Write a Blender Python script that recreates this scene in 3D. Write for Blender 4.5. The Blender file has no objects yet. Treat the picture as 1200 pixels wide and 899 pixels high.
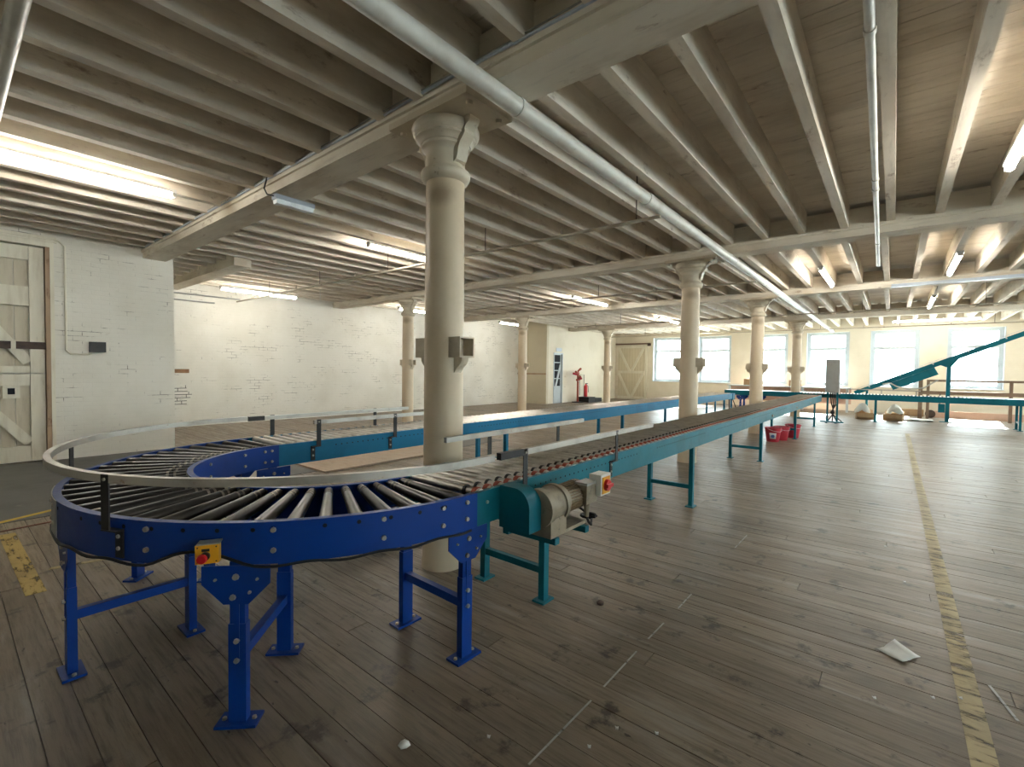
import bpy, math, random
from mathutils import Vector, Matrix
random.seed(7)
R = math.radians
PI = math.pi
scene = bpy.context.scene
col = scene.collection

# ------------------------------------------------------------------ camera
yaw, pit, rol = R(39.163), R(1.67), R(0.737)
fw = Vector((-math.sin(yaw), math.cos(yaw), 0)); rt = Vector((math.cos(yaw), math.sin(yaw), 0)); up = Vector((0, 0, 1))
f2 = fw * math.cos(pit) - up * math.sin(pit); u2 = up * math.cos(pit) + fw * math.sin(pit)
r3 = rt * math.cos(rol) + u2 * math.sin(rol); u3 = u2 * math.cos(rol) - rt * math.sin(rol)
cam_data = bpy.data.cameras.new('camera'); cam = bpy.data.objects.new('camera', cam_data); col.objects.link(cam)
cam_data.sensor_fit = 'HORIZONTAL'; cam_data.sensor_width = 36.0; cam_data.lens = 549.469 / 1200 * 36
cam_data.clip_start = 0.05; cam_data.clip_end = 200
m3 = Matrix((r3, u3, -f2)).transposed()
cam.matrix_world = Matrix.Translation((0, 0, 1.5)) @ m3.to_4x4()
scene.camera = cam

# ------------------------------------------------------------------ world, sun, exposure
world = bpy.data.worlds.new('sky'); scene.world = world; world.use_nodes = True
bg = world.node_tree.nodes['Background']
bg.inputs[0].default_value = (0.86, 0.95, 1.0, 1); bg.inputs[1].default_value = 4.1
sun_d = bpy.data.lights.new('sun', 'SUN'); sun_d.energy = 22; sun_d.angle = R(1.5); sun_d.color = (1.0, 0.97, 0.92)
sun = bpy.data.objects.new('sun', sun_d); col.objects.link(sun)
sun.location = (2, 40, 20)
sun.rotation_euler = Vector((-0.06, -math.cos(R(34)), -math.sin(R(34)))).to_track_quat('-Z', 'Y').to_euler()
scene.view_settings.view_transform = 'Standard'
try: scene.view_settings.look = 'None'
except Exception: pass
scene.view_settings.exposure = 2.17
scene.view_settings.gamma = 1.0
scene.view_settings.use_curve_mapping = False
LAMP = 18.0            # strength of the fluorescent tubes

# ------------------------------------------------------------------ materials
M = {}
class NT:
    def __init__(s, name):
        s.m = bpy.data.materials.new(name); s.m.use_nodes = True; s.t = s.m.node_tree
        s.t.nodes.clear(); s.out = s.t.nodes.new('ShaderNodeOutputMaterial')
    def n(s, typ, **kw):
        nd = s.t.nodes.new(typ)
        for k, v in kw.items():
            if k.startswith('i_'): nd.inputs[k[2:].replace('_', ' ')].default_value = v
            else: setattr(nd, k, v)
        return nd
    def l(s, a, b): s.t.links.new(a, b)
    def math(s, op, a, b=None, clamp=False):
        nd = s.n('ShaderNodeMath', operation=op, use_clamp=clamp)
        for i, v in enumerate((a, b)):
            if v is None: continue
            if isinstance(v, (int, float)): nd.inputs[i].default_value = v
            else: s.l(v, nd.inputs[i])
        return nd.outputs[0]
    def mix(s, fac, a, b, mode='MIX'):
        nd = s.n('ShaderNodeMix', data_type='RGBA', blend_type=mode)
        for i, v in ((0, fac), (6, a), (7, b)):
            if isinstance(v, (int, float)): nd.inputs[i].default_value = v
            elif isinstance(v, tuple): nd.inputs[i].default_value = (*v, 1)
            else: s.l(v, nd.inputs[i])
        return nd.outputs[2]
    def ramp(s, v, lo, hi):
        nd = s.n('ShaderNodeMapRange'); s.l(v, nd.inputs[0]); nd.inputs[1].default_value = lo; nd.inputs[2].default_value = hi
        nd.interpolation_type = 'SMOOTHSTEP'
        return nd.outputs[0]
    def pos(s, scale=(1, 1, 1), space='world'):
        if space == 'world': p = s.n('ShaderNodeNewGeometry').outputs['Position']
        else: p = s.n('ShaderNodeTexCoord').outputs['Object']
        mp = s.n('ShaderNodeMapping'); mp.inputs['Scale'].default_value = scale; s.l(p, mp.inputs[0])
        return mp.outputs[0]
    def noise(s, vec, scale, detail=4, rough=0.6):
        nd = s.n('ShaderNodeTexNoise'); nd.inputs['Scale'].default_value = scale; nd.inputs['Detail'].default_value = detail
        nd.inputs['Roughness'].default_value = rough; s.l(vec, nd.inputs['Vector']); return nd.outputs[0]
    def bsdf(s, colr, rough=0.5, metal=0.0, height=None, bump=0.2, dist=0.01, spec=0.5):
        b = s.n('ShaderNodeBsdfPrincipled')
        for k, v in (('Base Color', colr), ('Roughness', rough), ('Metallic', metal), ('Specular IOR Level', spec)):
            if isinstance(v, (int, float)): b.inputs[k].default_value = v
            elif isinstance(v, tuple): b.inputs[k].default_value = (*v, 1)
            else: s.l(v, b.inputs[k])
        if height is not None:
            bp = s.n('ShaderNodeBump'); bp.inputs['Strength'].default_value = bump; bp.inputs['Distance'].default_value = dist
            s.l(height, bp.inputs['Height']); s.l(bp.outputs[0], b.inputs['Normal'])
        s.l(b.outputs[0], s.out.inputs[0]); return b

def worn(name, c, c2, scale=(1, 1, 1), ns=3.0, rough=0.5, metal=0.0, lo=.45, hi=.7, c3=None, ns3=14.0, lo3=.62, hi3=.7, bump=.15, space='world', spec=.5, rv=.2):
    t = NT(name); p = t.pos(scale, space)
    a = t.noise(p, ns, 5); base = t.mix(t.ramp(a, lo, hi), c, c2)
    b = t.noise(p, ns3, 6, .7)
    if c3: base = t.mix(t.ramp(b, lo3, hi3), base, c3)
    rr = t.math('ADD', t.math('MULTIPLY', b, rv), rough - rv / 2)
    t.bsdf(base, rr, metal, b, bump, .004, spec); M[name] = t.m; return t.m

def flat(name, c, rough=.5, metal=0.0):
    t = NT(name); p = t.pos(); a = t.noise(p, 22, 4)
    base = t.mix(t.math('MULTIPLY', a, .35), c, tuple(x * .6 for x in c))
    t.bsdf(base, t.math('ADD', t.math('MULTIPLY', a, .15), rough - .07), metal, a, .05, .003); M[name] = t.m; return t.m

# timber, whitewashed long ago: grain runs along one axis
def timber(name, axis, c=(.50, .45, .37), c2=(.34, .28, .21), c3=(.17, .10, .06)):
    sc = [7, 7, 7]; sc[axis] = .7
    sc2 = [2.2, 2.2, 2.2]; sc2[axis] = .8
    t = NT(name); p = t.pos(tuple(sc)); p2 = t.pos(tuple(sc2))
    g = t.noise(p, 3, 6, .65); s_ = t.noise(p2, 1.1, 5, .6); k = t.noise(p2, 3.1, 6, .7)
    base = t.mix(t.ramp(s_, .42, .68), c, c2)
    base = t.mix(t.math('MULTIPLY', t.ramp(k, .58, .72), .75), base, c3)
    base = t.mix(t.math('MULTIPLY', t.ramp(g, .5, .75), .35), base, tuple(x * .55 for x in c))
    t.bsdf(base, .75, 0, g, .3, .006, .3); M[name] = t.m
timber('joist_wood', 1, (.79, .72, .61), (.62, .54, .435), (.30, .20, .13)); timber('beam_wood', 0, (.76, .70, .59), (.60, .52, .41), (.31, .21, .14)); timber('deck_wood', 0, (.78, .715, .62), (.63, .56, .47), (.30, .215, .155))
timber('raw_wood', 2, (.42, .30, .20), (.30, .20, .13), (.18, .10, .06))
timber('bench_wood', 0, (.22, .15, .11), (.15, .10, .07), (.10, .06, .04))

# painted brickwork
def brick(name, axis, c, c2, joint, stain=(.45, .40, .30), jl=.60, jh=.72):
    t = NT(name)
    g = t.n('ShaderNodeNewGeometry').outputs['Position']
    sp = t.n('ShaderNodeSeparateXYZ'); t.l(g, sp.inputs[0])
    cb = t.n('ShaderNodeCombineXYZ'); t.l(sp.outputs[1 if axis == 0 else 0], cb.inputs[0]); t.l(sp.outputs[2], cb.inputs[1])
    br = t.n('ShaderNodeTexBrick'); t.l(cb.outputs[0], br.inputs['Vector'])
    br.inputs['Scale'].default_value = 1.0; br.inputs['Brick Width'].default_value = .228; br.inputs['Row Height'].default_value = .075
    br.inputs['Mortar Size'].default_value = .006; br.inputs['Mortar Smooth'].default_value = .4
    br.inputs['Color1'].default_value = (1, 1, 1, 1); br.inputs['Color2'].default_value = (.86, .86, .86, 1); br.inputs['Mortar'].default_value = (.0, .0, .0, 1)
    mort = br.outputs['Fac']
    n1 = t.noise(g, .7, 5, .6); n2 = t.noise(g, 1.6, 5, .6); n3 = t.noise(g, 6.5, 6, .7)
    base = t.mix(t.ramp(n1, .38, .66), c, c2)
    base = t.mix(t.math('MULTIPLY', t.ramp(n3, .62, .74), .5), base, stain)
    base = t.mix(1.0, base, t.mix(.025, (1, 1, 1), br.outputs['Color']), 'MULTIPLY')
    st = t.n('ShaderNodeMapping'); st.inputs['Scale'].default_value = (1.2, 1.2, 5); t.l(g, st.inputs[0]); n4 = t.noise(st.outputs[0], 1.7, 6, .7)
    crack = t.math('MULTIPLY', t.math('ADD', mort, t.math('MULTIPLY', t.ramp(n4, .70, .74), .6), True), t.ramp(t.math('ADD', t.math('MULTIPLY', n2, .45), t.math('MULTIPLY', n4, .6)), jl - .03, jh - .02))
    base = t.mix(t.math('MULTIPLY', crack, .85), base, joint)
    h = t.math('SUBTRACT', t.math('MULTIPLY', n3, .8), t.math('MULTIPLY', mort, .2))
    t.bsdf(base, .55, 0, h, .45, .008, .3); M[name] = t.m
brick('brick_x', 0, (.75, .725, .655), (.67, .64, .56), (.12, .10, .08), (.54, .50, .41), .585, .665)
brick('brick_y', 1, (.74, .685, .57), (.67, .61, .49), (.30, .24, .16), (.6, .5, .34), .66, .8)
worn('plaster_cream', (.76, .70, .57), (.69, .625, .49), ns=.8, rough=.6, c3=(.5, .42, .3), ns3=5, lo3=.66, hi3=.8)
worn('partition_cream', (.62, .55, .40), (.56, .49, .35), ns=.8, rough=.55)
worn('column_paint', (.67, .545, .385), (.58, .46, .31), (1, 1, .6), 2.4, .42, 0, .45, .75, (.30, .21, .12), 5.5, .66, .78, .08)
t = NT('column_shaft_paint'); p = t.pos((1, 1, .6)); oc = t.n('ShaderNodeTexCoord').outputs['Object']
a = t.noise(p, 2.4, 5); base = t.mix(t.ramp(a, .45, .75), (.67, .545, .385), (.58, .46, .31)); b = t.noise(p, 5.5, 6, .7)
base = t.mix(t.math('MULTIPLY', t.ramp(b, .66, .78), .8), base, (.30, .21, .12))
dd = t.n('ShaderNodeVectorMath', operation='DISTANCE'); mp = t.n('ShaderNodeMapping'); mp.inputs['Scale'].default_value = (1, 1, 1.5); t.l(oc, mp.inputs[0]); t.l(mp.outputs[0], dd.inputs[0]); dd.inputs[1].default_value = (.07, -.125, 2.765 * 1.5)
sm = t.math('ADD', dd.outputs['Value'], t.math('MULTIPLY', t.math('SUBTRACT', b, .5), .12))
base = t.mix(t.math('MULTIPLY', t.math('SUBTRACT', 1.0, t.ramp(sm, .02, .17)), .6), base, (.22, .14, .075))
t.bsdf(base, .42, 0, b, .08, .004); M['column_shaft_paint'] = t.m
worn('iron_paint', (.64, .56, .43), (.52, .44, .32), ns=4, rough=.5, c3=(.26, .18, .11), ns3=9, lo3=.62, hi3=.75)
worn('pipe_paint', (.66, .64, .58), (.52, .49, .43), ns=3, rough=.4, c3=(.30, .26, .20), ns3=16, lo3=.66, hi3=.76)
worn('sprinkler_paint', (.50, .45, .36), (.36, .30, .22), ns=3, rough=.5, c3=(.16, .11, .08), ns3=8, lo3=.58, hi3=.72)
worn('blue_paint', (.001, .040, .25), (.001, .031, .19), ns=3, rough=.38, c3=(.02, .06, .22), ns3=26, lo3=.70, hi3=.78, bump=.03, spec=.28)
worn('teal_paint', (.001, .135, .185), (.001, .105, .14), ns=2, rough=.42, c3=(.01, .21, .28), ns3=22, lo3=.69, hi3=.78, bump=.03, spec=.28)
worn('teal_paint_blue_cast', (.001, .17, .34), (.001, .13, .26), ns=2, rough=.45, c3=(.04, .32, .50), ns3=22, lo3=.69, hi3=.78, bump=.03, spec=.28)  # same teal paint, with the blue cast of the light put into its colour
worn('roller_steel', (.62, .60, .56), (.42, .40, .37), ns=7, rough=.34, metal=.9, c3=(.26, .22, .18), ns3=26, lo3=.62, hi3=.75, bump=.03)
worn('dark_steel', (.032, .031, .030), (.024, .023, .022), ns=6, rough=.28, metal=.25, bump=.0, rv=.03)
worn('ring_steel', (.22, .20, .17), (.13, .12, .10), ns=9, rough=.4, metal=.6)
worn('rail_steel', (.46, .44, .40), (.33, .31, .28), ns=5, rough=.38, metal=.7, c3=(.28, .16, .09), ns3=12, lo3=.62, hi3=.76, bump=.05)
worn('galv', (.55, .57, .58), (.40, .42, .43), ns=8, rough=.4, metal=.7)
flat('black_metal', (.022, .022, .024), .5, .2); flat('rubber', (.015, .015, .016), .6)
flat('bolt_steel', (.44, .41, .35), .35, .7); flat('hole_dark', (.004, .006, .012), .8)
flat('yellow_plastic', (.80, .36, .012), .42); flat('red_plastic', (.62, .012, .02), .35); flat('band_red', (.36, .065, .03), .5)
flat('bucket_red', (.50, .03, .055), .45); flat('label_white', (.75, .76, .78), .5); flat('label_blue', (.10, .22, .5), .5)
worn('motor_grey', (.30, .25, .18), (.19, .155, .105), ns=9, rough=.5, metal=.1, c3=(.13, .11, .08), ns3=20, lo3=.58, hi3=.72)
worn('fin_bronze', (.22, .15, .08), (.12, .08, .045), ns=9, rough=.5, metal=.3)
worn('door_cream', (.72, .68, .56), (.63, .58, .46), (4, 4, .6), 3, .55, 0, .45, .7, (.30, .24, .17), 6, .66, .76)
worn('door_plank_shaded', (.60, .54, .42), (.50, .44, .33), (4, 4, .6), 3, .6, 0, .45, .7, (.26, .20, .14), 6, .64, .74)  # darker copy of the door cream: shade of the recessed planks put into the colour
worn('rust_iron', (.07, .045, .035), (.04, .028, .024), ns=8, rough=.7)
worn('cabinet_grey', (.36, .36, .34), (.31, .31, .29), ns=2, rough=.5)
worn('window_white', (.52, .57, .60), (.47, .52, .55), ns=3, rough=.45)
flat('lamp_white', (.78, .77, .72), .45); flat('emergency_grey', (.52, .58, .66), .3)
worn('cardboard', (.36, .235, .13), (.30, .19, .105), ns=5, rough=.8)
worn('pale_board', (.60, .40, .31), (.52, .34, .26), ns=3, rough=.7)
worn('plywood', (.46, .36, .26), (.40, .30, .21), (1, 3, 1), 4, .6)
flat('paper', (.78, .78, .75), .7); flat('black_plastic', (.018, .017, .017), .45)
worn('old_brick', (.26, .14, .07), (.19, .10, .055), ns=14, rough=.85, bump=.6)
worn('grey_lino', (.115, .113, .108), (.088, .086, .082), ns=1.3, rough=.5, c3=(.19, .18, .165), ns3=3.0, lo3=.60, hi3=.78)
worn('subfloor', (.012, .010, .008), (.01, .008, .006), ns=3, rough=.9)
worn('ceiling_void', (.02, .017, .013), (.015, .013, .01), ns=3, rough=.9)

def emitter(name, c, s):
    t = NT(name); e = t.n('ShaderNodeEmission'); e.inputs[0].default_value = (*c, 1); e.inputs[1].default_value = s
    t.l(e.outputs[0], t.out.inputs[0]); M[name] = t.m
emitter('tube_light', (1.0, .955, .86), LAMP)

t = NT('window_glass')
tr = t.n('ShaderNodeBsdfTransparent'); gl = t.n('ShaderNodeBsdfGlossy'); gl.inputs['Roughness'].default_value = .02
mx = t.n('ShaderNodeMixShader'); mx.inputs[0].default_value = .06; tr.inputs[0].default_value = (.94, .98, .97, 1)
t.l(tr.outputs[0], mx.inputs[1]); t.l(gl.outputs[0], mx.inputs[2]); t.l(mx.outputs[0], t.out.inputs[0]); M['window_glass'] = t.m

# floor boards: tone per board, grain, scuffs, stains
BW, BY0, BL, BK = .1345, 1.588, 6.4, 2.37
t = NT('floor_wood')
g = t.n('ShaderNodeNewGeometry').outputs['Position']; sp = t.n('ShaderNodeSeparateXYZ'); t.l(g, sp.inputs[0])
row = t.math('FLOOR', t.math('DIVIDE', t.math('SUBTRACT', sp.outputs[1], BY0), BW))
pc = t.math('FLOOR', t.math('DIVIDE', t.math('SUBTRACT', sp.outputs[0], t.math('MULTIPLY', row, BK)), BL))
cb = t.n('ShaderNodeCombineXYZ'); t.l(row, cb.inputs[0]); t.l(pc, cb.inputs[1])
wn = t.n('ShaderNodeTexWhiteNoise'); wn.noise_dimensions = '2D'; t.l(cb.outputs[0], wn.inputs['Vector'])
off = t.n('ShaderNodeVectorMath', operation='ADD'); t.l(g, off.inputs[0])
cb2 = t.n('ShaderNodeCombineXYZ'); t.l(t.math('MULTIPLY', wn.outputs[0], 7.0), cb2.inputs[0]); t.l(cb2.outputs[0], off.inputs[1])
mp = t.n('ShaderNodeMapping'); mp.inputs['Scale'].default_value = (.8, 11, 1); t.l(off.outputs[0], mp.inputs[0])
grain = t.noise(mp.outputs[0], 4, 7, .68)
mp2 = t.n('ShaderNodeMapping'); mp2.inputs['Scale'].default_value = (.45, 3.2, 1); t.l(off.outputs[0], mp2.inputs[0])
scuff = t.noise(mp2.outputs[0], 2.2, 6, .66)
stain = t.noise(g, .55, 5, .62); spot = t.noise(g, 4.6, 6, .66)
mp3 = t.n('ShaderNodeMapping'); mp3.inputs['Scale'].default_value = (4, 9, 1); t.l(g, mp3.inputs[0])
fleck = t.noise(mp3.outputs[0], 2.6, 3, .55)
base = t.mix(wn.outputs[0], (.195, .152, .109), (.285, .228, .168))
base = t.mix(t.math('MULTIPLY', t.ramp(grain, .42, .72), .7), base, (.085, .060, .041))
base = t.mix(t.math('MULTIPLY', t.ramp(scuff, .52, .70), .55), base, (.34, .305, .26))
base = t.mix(t.math('MULTIPLY', t.ramp(stain, .46, .66), .5), base, (.115, .086, .056))
base = t.mix(t.math('MULTIPLY', t.ramp(spot, .57, .68), .78), base, (.045, .035, .028))
base = t.mix(t.math('MULTIPLY', t.ramp(fleck, .68, .73), .8), base, (.03, .024, .02))
rg = t.math('ADD', t.math('MULTIPLY', grain, .30), t.math('MULTIPLY', scuff, -.22)); rg = t.math('ADD', rg, .36)
t.bsdf(base, rg, 0, t.math('ADD', t.math('MULTIPLY', grain, .6), t.math('MULTIPLY', scuff, .5)), .32, .006, .27); M['floor_wood'] = t.m

# worn floor paint: the wood shows through where it has rubbed away
def floor_paint(name, c, lo, hi):
    t = NT(name); p = t.pos((2, 8, 1)); a = t.noise(p, 2.2, 6, .7); b = t.noise(t.pos((1, 1, 1)), 3.0, 5)
    pr = t.n('ShaderNodeBsdfPrincipled'); t.l(t.mix(t.ramp(b, .4, .7), c, tuple(x * .65 for x in c)), pr.inputs['Base Color']); pr.inputs['Roughness'].default_value = .55
    tb = t.n('ShaderNodeBsdfTransparent'); ms = t.n('ShaderNodeMixShader')
    t.l(t.ramp(a, lo, hi), ms.inputs[0]); t.l(pr.outputs[0], ms.inputs[1]); t.l(tb.outputs[0], ms.inputs[2]); t.l(ms.outputs[0], t.out.inputs[0]); M[name] = t.m
floor_paint('yellow_mid', (.46, .32, .085), .49, .66); floor_paint('yellow_line', (.42, .33, .165), .47, .66); floor_paint('yellow_bright', (.70, .45, .04), .66, .85); floor_paint('chalk', (.50, .48, .45), .54, .70)
floor_paint('red_line', (.20, .07, .05), .5, .7)

# ------------------------------------------------------------------ geometry helpers
class MB:
    def __init__(s): s.v = []; s.f = []; s.sm = []
    def add(s, vs, fs, smooth=False):
        o = len(s.v); s.v += [tuple(v) for v in vs]; s.f += [tuple(i + o for i in f) for f in fs]; s.sm += [smooth] * len(fs); return s
    def box(s, x0, x1, y0, y1, z0, z1, M4=None):
        vs = [Vector((x, y, z)) for z in (z0, z1) for y in (y0, y1) for x in (x0, x1)]
        if M4 is not None: vs = [M4 @ v for v in vs]
        return s.add(vs, [(0, 2, 3, 1), (4, 5, 7, 6), (0, 1, 5, 4), (2, 6, 7, 3), (0, 4, 6, 2), (1, 3, 7, 5)])
    def cyl(s, a, b, r, r2=None, n=16, caps=True, smooth=True):
        a = Vector(a); b = Vector(b); r2 = r if r2 is None else r2
        d = (b - a).normalized(); q = d.orthogonal().normalized(); w = d.cross(q)
        A = [a + (q * math.cos(2 * PI * i / n) + w * math.sin(2 * PI * i / n)) * r for i in range(n)]
        B = [b + (q * math.cos(2 * PI * i / n) + w * math.sin(2 * PI * i / n)) * r2 for i in range(n)]
        s.add(A + B, [(i, (i + 1) % n, n + (i + 1) % n, n + i) for i in range(n)], smooth)
        if caps: s.add(A, [tuple(range(n))[::-1]]); s.add(B, [tuple(range(n))])
        return s
    def tube(s, pts, r, n=8):
        pts = [Vector(p) for p in pts]; rings = []; q = None
        for i, p in enumerate(pts):
            d = (pts[min(i + 1, len(pts) - 1)] - pts[max(i - 1, 0)]).normalized()
            q = d.orthogonal().normalized() if q is None else (q - d * q.dot(d)).normalized()
            w = d.cross(q); rings.append([p + (q * math.cos(2 * PI * k / n) + w * math.sin(2 * PI * k / n)) * r for k in range(n)])
        vs = [v for rg in rings for v in rg]
        fs = [(i * n + k, i * n + (k + 1) % n, (i + 1) * n + (k + 1) % n, (i + 1) * n + k) for i in range(len(pts) - 1) for k in range(n)]
        s.add(vs, fs, True); s.add(rings[0], [tuple(range(n))[::-1]]); s.add(rings[-1], [tuple(range(n))]); return s
    def lathe(s, prof, n=28, c=(0, 0, 0)):      # prof: (radius, z)
        vs = [(c[0] + r * math.cos(2 * PI * k / n), c[1] + r * math.sin(2 * PI * k / n), c[2] + z) for r, z in prof for k in range(n)]
        fs = [(i * n + k, i * n + (k + 1) % n, (i + 1) * n + (k + 1) % n, (i + 1) * n + k) for i in range(len(prof) - 1) for k in range(n)]
        s.add(vs, fs, True)
        s.add(vs[:n], [tuple(range(n))[::-1]]); s.add(vs[-n:], [tuple(range(n))]); return s
    def prism(s, poly, h0, h1, fn):             # poly of 2-D points, fn(u, v, h) -> 3-D
        n = len(poly); vs = [fn(u, v, h0) for u, v in poly] + [fn(u, v, h1) for u, v in poly]
        return s.add(vs, [tuple(range(n))[::-1], tuple(range(n, 2 * n))] + [(i, (i + 1) % n, n + (i + 1) % n, n + i) for i in range(n)])
    def sweep(s, rings, closed=True, smooth=False):   # rings: equal lists of points
        n = len(rings[0]); vs = [v for r_ in rings for v in r_]
        fs = [(i * n + k, i * n + (k + 1) % n, (i + 1) * n + (k + 1) % n, (i + 1) * n + k) for i in range(len(rings) - 1) for k in range(n)]
        s.add(vs, fs, smooth); s.add(rings[0], [tuple(range(n))[::-1]]); s.add(rings[-1], [tuple(range(n))]); return s
    def mesh(s, name, mat):
        me = bpy.data.meshes.new(name); me.from_pydata(s.v, [], s.f); me.polygons.foreach_set('use_smooth', s.sm)
        me.materials.append(M[mat]); 
        import bmesh
        bm = bmesh.new(); bm.from_mesh(me); bmesh.ops.recalc_face_normals(bm, faces=bm.faces); bm.to_mesh(me); bm.free()
        me.set_sharp_from_angle(angle=R(38)); me.update(); return me
    def build(s, name, mat, parent=None, **kw): return link(name, s.mesh(name, mat), parent, **kw)

def link(name, me, parent=None, loc=None, rot=None, scale=None, label=None, kind=None):
    o = bpy.data.objects.new(name, me); col.objects.link(o)
    if parent is not None: o.parent = parent
    if loc is not None: o.location = loc
    if rot is not None: o.rotation_euler = rot
    if scale is not None: o.scale = scale
    if label: o['label'] = label
    if kind: o['kind'] = kind
    return o
def thing(name, label, cat, loc=(0, 0, 0), rz=0, group=None):
    o = bpy.data.objects.new(name, None); col.objects.link(o); o.location = loc; o.rotation_euler = (0, 0, rz); o.empty_display_size = .1
    return tag(o, label, cat, group)
def tag(o, label, cat=None, group=None):
    o['label'] = label
    if cat: o['category'] = cat
    if group: o['group'] = group
    return o
def struct(o, label=None):
    o['kind'] = 'structure'
    if label: o['label'] = label
    return o
def copy_tree(o, parent=None):
    c = o.copy(); col.objects.link(c)
    if parent is not None: c.parent = parent
    for ch in list(o.children): copy_tree(ch, c)
    return c
BOLT = {}
def bolt_obj(par, p, d, r=.011, h=.008, name='bolt', mat='bolt_steel'):
    key = (name, mat, r, h)
    if key not in BOLT: BOLT[key] = MB().cyl((0, 0, 0), (0, 0, h), r, r * .85, 8).mesh(name, mat)
    return link(name, BOLT[key], par, loc=Vector(p), rot=Vector(d).to_track_quat('Z', 'Y').to_euler())
def bolt(mb, p, d, r=.011, h=.008):
    p = Vector(p); d = Vector(d).normalized(); mb.cyl(p, p + d * h, r, r * .85, 8)

# ------------------------------------------------------------------ the shell
XL, XN, XR, YB, YR, ZC = -13.5, -10.1, 8.0, 23.6, -4.0, 3.78
XP, YP = -11.9, 17.0          # boxed-in corner with the stair door
floor = struct(MB().box(XL - .4, XR + .4, YR - .4, YB + .4, -.3, -.034).build('floor', 'subfloor'), 'worn grey-brown timber board floor')
pieces = []
r0 = math.floor((YR - BY0) / BW)
for rw in range(r0, int((YB - BY0) / BW) + 1):
    y0 = BY0 + rw * BW; k0 = math.floor((XL - rw * BK) / BL)
    for k in range(k0, k0 + 9):
        x0 = rw * BK + k * BL; x1 = x0 + BL; x0 = max(x0, XL); x1 = min(x1, XR)
        if x1 - x0 < .05 or y0 + BW < YR: continue
        cx = min(max(0, x0), x1); v = Vector(((x0 + x1) / 2, y0 + BW / 2, -1.5))
        near = Vector((min(max(-.6 * y0, x0), x1), y0, 0))
        zz = near.dot(Vector((f2.x, f2.y, 0)))
        d = near.length if zz > .25 else 99
        if x1 < -6.35: d = 98
        pieces.append((d, rw, x0, x1, y0))
pieces.sort(key=lambda q: q[0])
bm_ = MB().box(-.5, .5, .0019, BW - .0019, -.03, 0).mesh('floor_board', 'floor_wood')
rest = MB()
for i, (d, rw, x0, x1, y0) in enumerate(pieces):
    rr = random.Random(int(rw * 1000 + x0 * 10)); dz = rr.uniform(-.0016, 0)
    if i < 290: link('floor_board', bm_, floor, loc=((x0 + x1) / 2, y0, dz), rot=(rr.uniform(-.008, .008), 0, 0), scale=(x1 - x0 - .004, 1, 1))
    else: rest.box(x0 + .002, x1 - .002, y0 + .0019, y0 + BW - .0019, -.03, 0, Matrix.Translation((0, y0, dz)) @ Matrix.Rotation(rr.uniform(-.009, .009), 4, 'X') @ Matrix.Translation((0, -y0, 0)))
o = rest.build('floor_boards_beyond', 'floor_wood', floor); o['kind'] = 'stuff'
o = MB().box(XN, -6.42, YR, 7.6, -.01, .004).build('floor_covering', 'grey_lino', floor, label='smooth dark grey floor covering along the left wall')
def strip(name, mat, pts, w, lab, z=.002):
    mb = MB()
    for (a, b) in pts:
        a = Vector((*a, 0)); b = Vector((*b, 0)); d = (b - a).normalized(); n = Vector((-d.y, d.x, 0)) * w / 2
        vs = [a - n, b - n, b + n, a + n]; mb.add([v + Vector((0, 0, .0003)) for v in vs] + [v + Vector((0, 0, z)) for v in vs], [(3, 2, 1, 0), (4, 5, 6, 7), (0, 1, 5, 4), (1, 2, 6, 5), (2, 3, 7, 6), (3, 0, 4, 7)])
    return mb.build(name, mat, floor, label=lab)
strip('painted_line', 'yellow_line', [((.315, 1.0), (.30, 15.6))], .085, 'long worn yellow line painted along the open floor')
strip('painted_line', 'yellow_bright', [((-6.1, -.4), (-6.75, .95))], .06, 'yellow line edging the grey floor covering', .007)
strip('painted_line', 'yellow_mid', [((-6.0, .37), (-4.3, .39))], .10, 'short wide yellow stripe on the boards beside the blue bend')
strip('painted_line', 'yellow_line', [((-4.75, .5), (-4.55, 1.35))], .05, 'faint yellow stripe under the blue bend')
strip('painted_line', 'red_line', [((-6.02, -.4), (-6.2, .95))], .03, 'thin red-brown strip beside the yellow edge line', .0065)
strip('chalk_line', 'chalk', [((-1.035, 1.40), (-1.027, 1.86)), ((-1.027, 1.98), (-1.028, 2.35)), ((-1.028, 2.50), (-1.024, 2.72)), ((-1.02, 2.95), (-1.02, 3.2)), ((-1.015, 4.3), (-1.012, 4.7))], .008, 'broken thin white line on the boards')
strip('chalk_line', 'chalk', [((.40, 3.2), (.46, 2.95))], .012, 'short white scuff beside the long yellow line')

# ceiling: deck boards, beams, joists
ceiling = struct(MB().box(XL - .4, XR + .4, YR - .4, YB + .4, ZC + .024, ZC + .2).build('ceiling', 'ceiling_void'), 'whitewashed timber ceiling of boards, joists and beams')
bmesh_board = MB().box(XL, XR, .002, .146, ZC, ZC + .022).mesh('ceiling_board', 'deck_wood')
y = YR
while y < YB - .1:
    link('ceiling_board', bmesh_board, ceiling, loc=(0, y, random.uniform(0, .0015))); y += .148
BEAMS = [2.44, 7.936, 12.9, 18.94]; BZ = 3.342; JZ = 3.47
for i, by in enumerate(BEAMS):
    x0 = XN if i == 0 else XL
    if i == 3: x0 = XP
    mb = MB().box(x0, XR, by - .165, by + .165, BZ, JZ + .02)
    mb.box(x0, XR, by - .12, by + .12, JZ + .02, ZC - .055)
    mb.box(x0, XR, by - .19, by - .165, JZ - .035, JZ + .002)
    mb.build('beam', 'beam_wood', ceiling)
MB().box(XL, -9.3, 3.42, 3.72, 3.33, 3.60).build('beam', 'beam_wood', ceiling, label='short stub beam beside the brick pier')
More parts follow.
